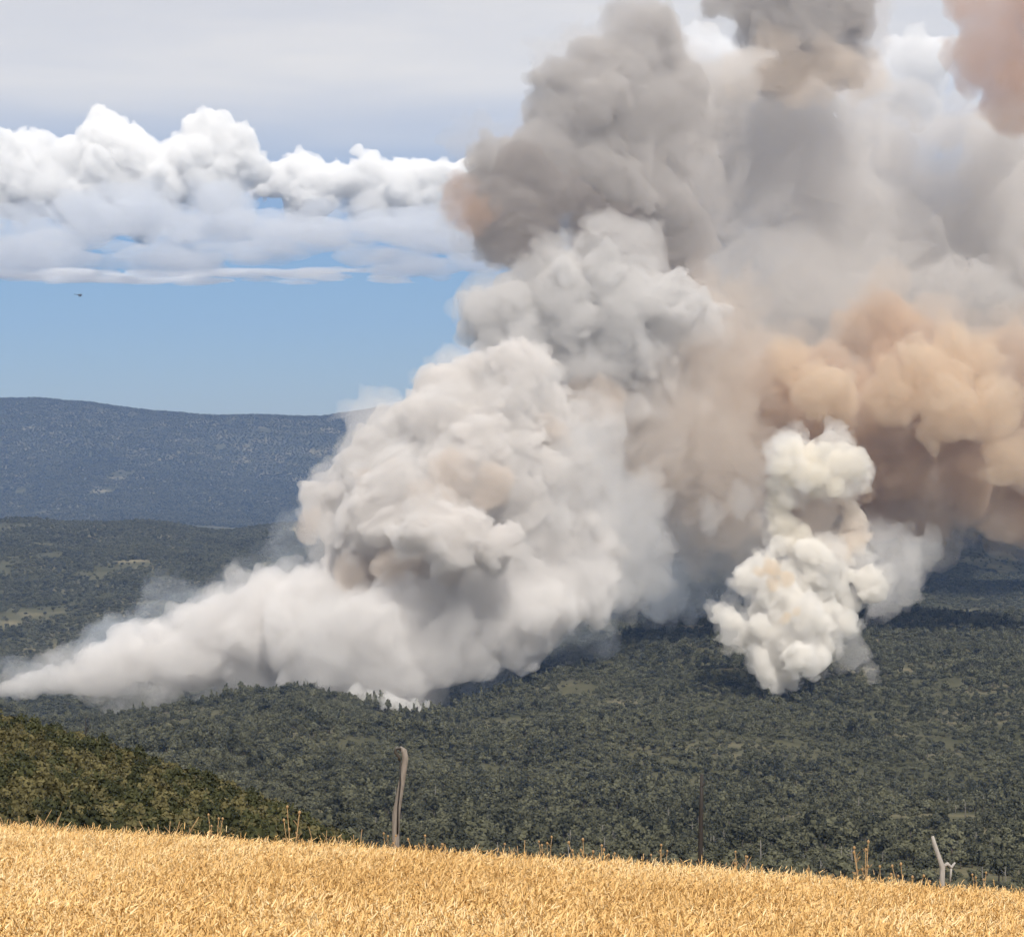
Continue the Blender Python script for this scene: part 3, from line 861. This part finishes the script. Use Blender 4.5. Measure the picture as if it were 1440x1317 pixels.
flank = [(790, 640, 75, A + 10), (830, 720, 90, A + 20), (870, 790, 75, A + 40), (800, 825, 65, A), (740, 870, 50, A - 30), (900, 730, 60, A + 60)]
puff('right_flank', flank, V_FLANK, plume, 27, 3.0, ground=height, jit=.08, levels=LS)
mauve = [(940, 540, 85, A + 90), (980, 630, 90, A + 90), (1000, 470, 80, A + 120), (920, 640, 60, A + 80), (1030, 560, 70, A + 110), (990, 720, 70, A + 110), (890, 590, 55, A + 70)]
puff('mauve_drift', mauve, V_BSOFT, plume, 29, 3.2, jit=.1, levels=LS)
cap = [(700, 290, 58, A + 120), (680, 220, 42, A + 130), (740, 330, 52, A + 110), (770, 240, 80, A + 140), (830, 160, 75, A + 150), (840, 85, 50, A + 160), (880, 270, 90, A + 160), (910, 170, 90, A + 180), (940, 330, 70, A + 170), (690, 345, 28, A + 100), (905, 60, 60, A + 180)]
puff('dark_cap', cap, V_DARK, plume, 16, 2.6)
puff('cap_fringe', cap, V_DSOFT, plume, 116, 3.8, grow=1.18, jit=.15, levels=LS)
puff('umber_lobe', [(700, 300, 56, A + 80), (745, 335, 52, A + 70), (700, 350, 34, A + 70), (790, 290, 58, A + 90), (850, 320, 52, A + 100), (740, 250, 50, A + 100), (900, 350, 40, A + 110), (670, 270, 34, A + 90)], V_UMBER, plume, 26, 2.0)  # darker brown smoke low in the left of the cap
puff('rust_fringe', [(648, 285, 30, A + 70), (640, 262, 18, A + 70), (655, 315, 22, A + 70), (672, 300, 26, A + 45)], V_RUST, plume, 17, 1.5, warps=((20, 5), (8, 2)), levels=LS)
dr = [(1010, 270, 120, A + 400), (1120, 260, 120, A + 420), (1230, 310, 130, A + 430), (1340, 330, 140, A + 440), (1450, 370, 150, A + 450), (1050, 400, 130, A + 400), (1180, 420, 130, A + 420), (960, 140, 90, A + 260), (1060, 170, 85, A + 400), (1160, 190, 80, A + 420), (1260, 220, 80, A + 430), (1360, 230, 80, A + 440), (1240, 150, 60, A + 420), (1330, 180, 60, A + 440), (1010, 100, 50, A + 300), (1420, 200, 60, A + 440),
      (930, 560, 130, A + 240), (980, 690, 130, A + 230), (880, 690, 110, A + 180), (1330, 450, 120, A + 430), (1460, 260, 100, A + 450), (1540, 480, 150, A + 450), (1050, 560, 110, A + 400)]
puff('drift', dr, V_VEIL, plume, 18, 6.0, warps=((120, 45), (45, 14), (18, 5)), jit=.1, levels=LS)
ld_ = chain([(650, 945, 38, A + 10), (730, 905, 50, A + 40), (800, 855, 60, A + 80), (850, 800, 85, A + 120), (930, 790, 75, A + 160), (1010, 800, 65, A + 200), (1080, 780, 70, A + 230)])
puff('low_drift', ld_, V_WISP, plume, 19, 4.0, ground=height, jit=.15, levels=LS)
ew = chain([(-10, 958, 24, A + 30), (90, 925, 35, A + 30), (180, 905, 40, A + 40), (270, 870, 40, A + 40), (350, 845, 40, A + 40), (420, 800, 45, A + 40), (430, 750, 35, A + 40)])
puff('edge_wisp', ew, V_WISP, plume, 20, 2.5, ground=height, jit=.25, warps=((60, 26), (24, 9), (9, 3)), levels=LS)
tag(plume, 'tall leaning plume of pale grey smoke over the long fire line', 'smoke')

B = 2080.0
cloud = empty('smoke_cloud', gz(1240, 2300))
bm_ = [(1110, 540, 75, B), (1180, 580, 80, B - 30), (1080, 630, 70, B), (1250, 500, 80, B + 20), (1280, 580, 95, B), (1360, 560, 90, B), (1430, 620, 100, B), (1330, 660, 80, B), (1230, 670, 80, B), (1400, 690, 60, B), (1130, 680, 70, B + 20), (1480, 540, 90, B), (1040, 690, 55, B + 20), (1460, 700, 70, B), (1060, 560, 60, B + 20), (1300, 710, 60, B)]
puff('brown_mass', bm_, V_BROWN, cloud, 31, 2.8)
puff('brown_fringe', bm_, V_BSOFT, cloud, 131, 5.0, grow=1.2, jit=.15, levels=LS)
puff('tan_billow', [(1300, 520, 48, B - 110), (1350, 490, 42, B - 100), (1330, 570, 58, B - 120), (1400, 570, 48, B - 120), (1250, 560, 42, B - 100), (1160, 560, 48, B - 110), (1110, 510, 34, B - 90), (1420, 640, 45, B - 120), (1380, 500, 38, B - 100)], V_TAN, cloud, 32, 1.7)
puff('rust_head', [(1395, 70, 68, B + 60), (1440, 110, 72, B + 60), (1385, 10, 55, B + 60), (1450, 10, 70, B + 60), (1430, 155, 45, B + 60)], V_RUST, cloud, 33, 2.4)
gh = [(1080, 10, 60, B + 90), (1150, 0, 75, B + 90), (1205, 20, 42, B + 90), (1130, 60, 48, B + 90), (1020, -10, 40, B + 90), (1100, 100, 40, B + 90), (1180, 90, 45, B + 90)]
puff('grey_head', gh, V_DARK, cloud, 34, 2.4)
puff('head_fringe', gh, V_DSOFT, cloud, 134, 3.2, grow=1.2, jit=.2, levels=LS)
puff('under_drift', [(1310, 750, 60, B - 20), (1240, 770, 60, B - 40), (1020, 750, 70, B - 20), (1000, 660, 60, B), (1110, 770, 60, B)], V_DSOFT, cloud, 35, 3.0, levels=LS)
puff('peach_underside', [(1050, 95, 34, B + 60), (1100, 88, 38, B + 60), (1160, 95, 40, B + 60), (1210, 105, 34, B + 60), (1130, 120, 34, B + 60)], V_PEACH, cloud, 36, 2.6, levels=LS)  # thin peach-coloured smoke along the foot of the grey head
far_ = [(x_, y_ - 62, 140.0, d_) for x_, y_, d_ in ((1240, 600, 2750), (1400, 600, 2900), (1300, 590, 3200), (1480, 600, 3300), (1180, 560, 3100), (1380, 580, 3600), (1560, 580, 3700), (1060, 560, 2900), (1480, 570, 4100), (1250, 570, 3700))]
puff('far_shade_trail', far_, V_VEIL, cloud, 37, 14.0, warps=((220, 50), (80, 16)), jit=.12, levels=L2)  # smoke hidden behind the brown cloud, added to shade the plain at right
tag(cloud, 'broad orange-brown smoke cloud hanging behind the white column', 'smoke')

C = 1600.0
colm = empty('smoke_column', gz(1100, C))
rq = np.random.default_rng(55)
def fill(poly, n, r0, r1, depth):
    """random blobs inside an outline; depth(px, py) gives their distance"""
    poly = np.array(poly, float); out = []
    while len(out) < n:
        x, y = rq.uniform(*np.percentile(poly[:, 0], [0, 100])), rq.uniform(*np.percentile(poly[:, 1], [0, 100]))
        a, b = poly, np.roll(poly, -1, axis=0)
        ins = ((a[:, 1] > y) != (b[:, 1] > y)) & (x < (b[:, 0] - a[:, 0]) * (y - a[:, 1]) / (b[:, 1] - a[:, 1] + 1e-9) + a[:, 0])
        if ins.sum() % 2:
            out.append((x, y, rq.uniform(r0, r1), depth(x, y) + rq.normal() * 12))
    return out
dep = lambda x, y: C + (965 - y) * 0.16 + max(0, x - 1130) * .35
cb = fill([(1080, 955), (1055, 905), (1015, 868), (1000, 850), (1030, 820), (1060, 790), (1095, 770), (1150, 765), (1190, 790), (1220, 805), (1235, 830), (1200, 880), (1165, 920), (1130, 955), (1095, 970)], 90, 12, 24, dep)
cb += [(1095, 962, 14, C - 6), (1110, 950, 20, C), (1085, 945, 16, C - 4), (1110, 910, 30, C + 5), (1130, 870, 36, C + 15), (1090, 850, 34, C + 15), (1150, 820, 34, C + 30)]
w_s = ((34, 6), (13, 2), (5, .6))
puff('column_base', cb, V_WHITE, colm, 41, 1.05, warps=w_s, ground=height)
puff('column_fringe', cb, V_CFR, colm, 141, 1.5, warps=w_s, ground=height, grow=1.15, jit=.35, levels=LS)
puff('tan_core', [(1066, 806, 13, C - 12), (1088, 798, 16, C - 14), (1106, 812, 13, C - 12), (1085, 822, 12, C - 14), (1105, 868, 10, C - 22), (1120, 860, 9, C - 20)], V_CORE, colm, 42, 0.9, warps=((20, 4), (8, 1)))
puff('left_strand', [(1092, 690, 15, C + 30), (1098, 712, 18, C + 30), (1104, 738, 20, C + 30), (1122, 758, 22, C + 28), (1145, 772, 20, C + 28)], V_CREAM, colm, 43, 0.95, warps=w_s)
puff('brown_neck', [(1150, 695, 34, C + 58), (1148, 730, 34, C + 58), (1150, 765, 30, C + 56)], V_POCK, colm, 46, 1.2, warps=w_s)
puff('right_strand', [(1190, 700, 16, C + 50), (1203, 728, 20, C + 50), (1198, 758, 22, C + 50), (1175, 775, 20, C + 40)], V_NECK, colm, 47, 1.0, warps=w_s)
hd_ = fill([(1085, 635), (1115, 625), (1150, 628), (1185, 625), (1205, 650), (1210, 672), (1180, 684), (1120, 680), (1095, 660)], 26, 10, 20, lambda x, y: C + 30)
hd_ += [(1150, 652, 30, C + 32), (1120, 650, 24, C + 30), (1180, 658, 24, C + 32), (1215, 690, 7, C + 30)]
puff('column_head', hd_, V_CREAM, colm, 44, 0.95, warps=w_s)
puff('head_haze', hd_, V_CFR, colm, 144, 1.4, warps=w_s, grow=1.35, jit=.4, levels=LS)
puff('side_drift', [(1250, 790, 40, C + 120), (1285, 770, 30, C + 130), (1240, 830, 36, C + 110), (1195, 910, 30, C + 60), (1010, 715, 22, C + 40), (1050, 705, 22, C + 40), (1225, 940, 18, C + 40), (1030, 870, 30, C + 40), (1270, 820, 24, C + 110)], V_SOFT, colm, 45, 1.8, warps=((30, 10), (12, 4), (5, 1)), ground=height, jit=.2, levels=LS)
tag(colm, 'narrow column of dense white cauliflower smoke rising from the wooded slope', 'smoke')

# ------------------------------------------------------------------ clouds
V_CUM = volume_mat('cumulus', (0.999, 0.996, 0.99), 0.009, -0.35)
V_LAYSHADE = volume_mat('layer_cloud', (0.885, 0.905, 0.94), 0.0022)  # albedo lowered to paint in the shaded grey of the cloud layer
V_THIN = volume_mat('streak_cloud', (0.99, 0.985, 0.985), 0.0035, -0.35)
K = 25000.0
def cloud_thing(name, blobs, mat, seed, label, squash=None, voxel=20.0, **kw):
    o = puff(name, blobs, mat, None, seed, voxel, ((600, 110), (240, 34), (90, 9)), squash=squash, **kw)
    return tag(o, label, 'cloud', 'clouds on the horizon')
cloud_thing('cumulus_cloud', [(278, 182, 30, K), (304, 184, 30, K), (265, 222, 44, K), (318, 215, 40, K), (350, 232, 28, K), (240, 212, 30, K), (146, 178, 24, K), (162, 186, 22, K), (128, 204, 32, K), (185, 215, 42, K), (100, 225, 42, K), (60, 222, 36, K), (15, 222, 38, K), (70, 260, 50, K), (150, 245, 55, K), (230, 255, 55, K), (300, 262, 48, K), (-40, 235, 45, K), (10, 262, 50, K), (110, 285, 48, K), (200, 290, 48, K)], V_CUM, 61, 'bright white towering cumulus cloud over the distant hill', up=.15, jit=.06)
cloud_thing('cumulus_cloud', [(430, 240, 36, K + 1500), (470, 262, 42, K + 1500), (520, 245, 34, K + 1500), (560, 262, 42, K + 1500), (610, 255, 42, K + 1500), (660, 250, 45, K + 1500), (505, 208, 11, K + 1500), (518, 222, 18, K + 1500), (395, 255, 40, K + 1500), (720, 250, 45, K + 1500), (440, 285, 45, K + 1500), (520, 290, 45, K + 1500), (600, 290, 45, K + 1500)], V_CUM, 62, 'lower white cumulus bank stretching towards the smoke plume', up=.15, squash=.85, jit=.06)
cloud_thing('cumulus_cloud', [(955, 85, 40, K + 3000), (1000, 75, 45, K + 3000), (1045, 95, 40, K + 3000), (1265, 80, 45, K + 3000), (1300, 95, 50, K + 3000), (1240, 110, 40, K + 3000), (1290, 140, 45, K + 3000)], V_THIN, 63, 'hazy white cloud seen through the gap between the smoke heads', up=.15, jit=.1, voxel=30.0)
LK = K - 3000
rc = np.random.default_rng(77)
def bank_of(n, x0, x1, y0, y1, r0, r1):
    return [(rc.uniform(x0, x1), rc.uniform(y0, y1), rc.uniform(r0, r1), LK + rc.uniform(-1500, 1500)) for k in range(n)]
cloud_thing('layer_cloud', bank_of(10, 130, 360, 272, 300, 24, 44), V_LAYSHADE, 64, 'grey rolling cloud in front of the bright cumulus foot', squash=.7, levels=L3)
cloud_thing('layer_cloud', bank_of(14, -60, 160, 288, 325, 30, 54) + bank_of(14, 130, 320, 300, 330, 34, 54) + bank_of(18, 300, 680, 288, 330, 30, 54), V_LAYSHADE, 67, 'grey-blue flattened cloud layer below the bright cumulus', squash=.5, voxel=40.0)
cloud_thing('layer_cloud', bank_of(60, -60, 690, 320, 380, 36, 72), V_LAYSHADE, 65, 'long flat blue-grey cloud base stretching behind the plume', squash=.3, voxel=50.0)
cloud_thing('layer_cloud', bank_of(34, -20, 560, 380, 396, 24, 56), V_THIN, 66, 'thin pale cloud streak above the clear blue band', squash=.13, voxel=42.0)

# ------------------------------------------------------------------ air
hv = volume_mat('air', (0.33, 0.54, 1.0), 3.9e-5)
bx0, bx1, by0, by1, bz0, bz1 = -9800, 9800, -400, 14200, float(Zg.min()) - 1.5, 620
hb = np.array([(x, y, z) for x in (bx0, bx1) for y in (by0, by1) for z in (bz0, bz1)], dtype=float)
hf = np.array([(0, 1, 3, 2), (4, 6, 7, 5), (0, 4, 5, 1), (2, 3, 7, 6), (0, 2, 6, 4), (1, 5, 7, 3)])
haze = link('haze', mesh_np('haze', hb, hf, hv))
tag(haze, 'pale blue air between the field and the distant hill', 'haze', kind='stuff')
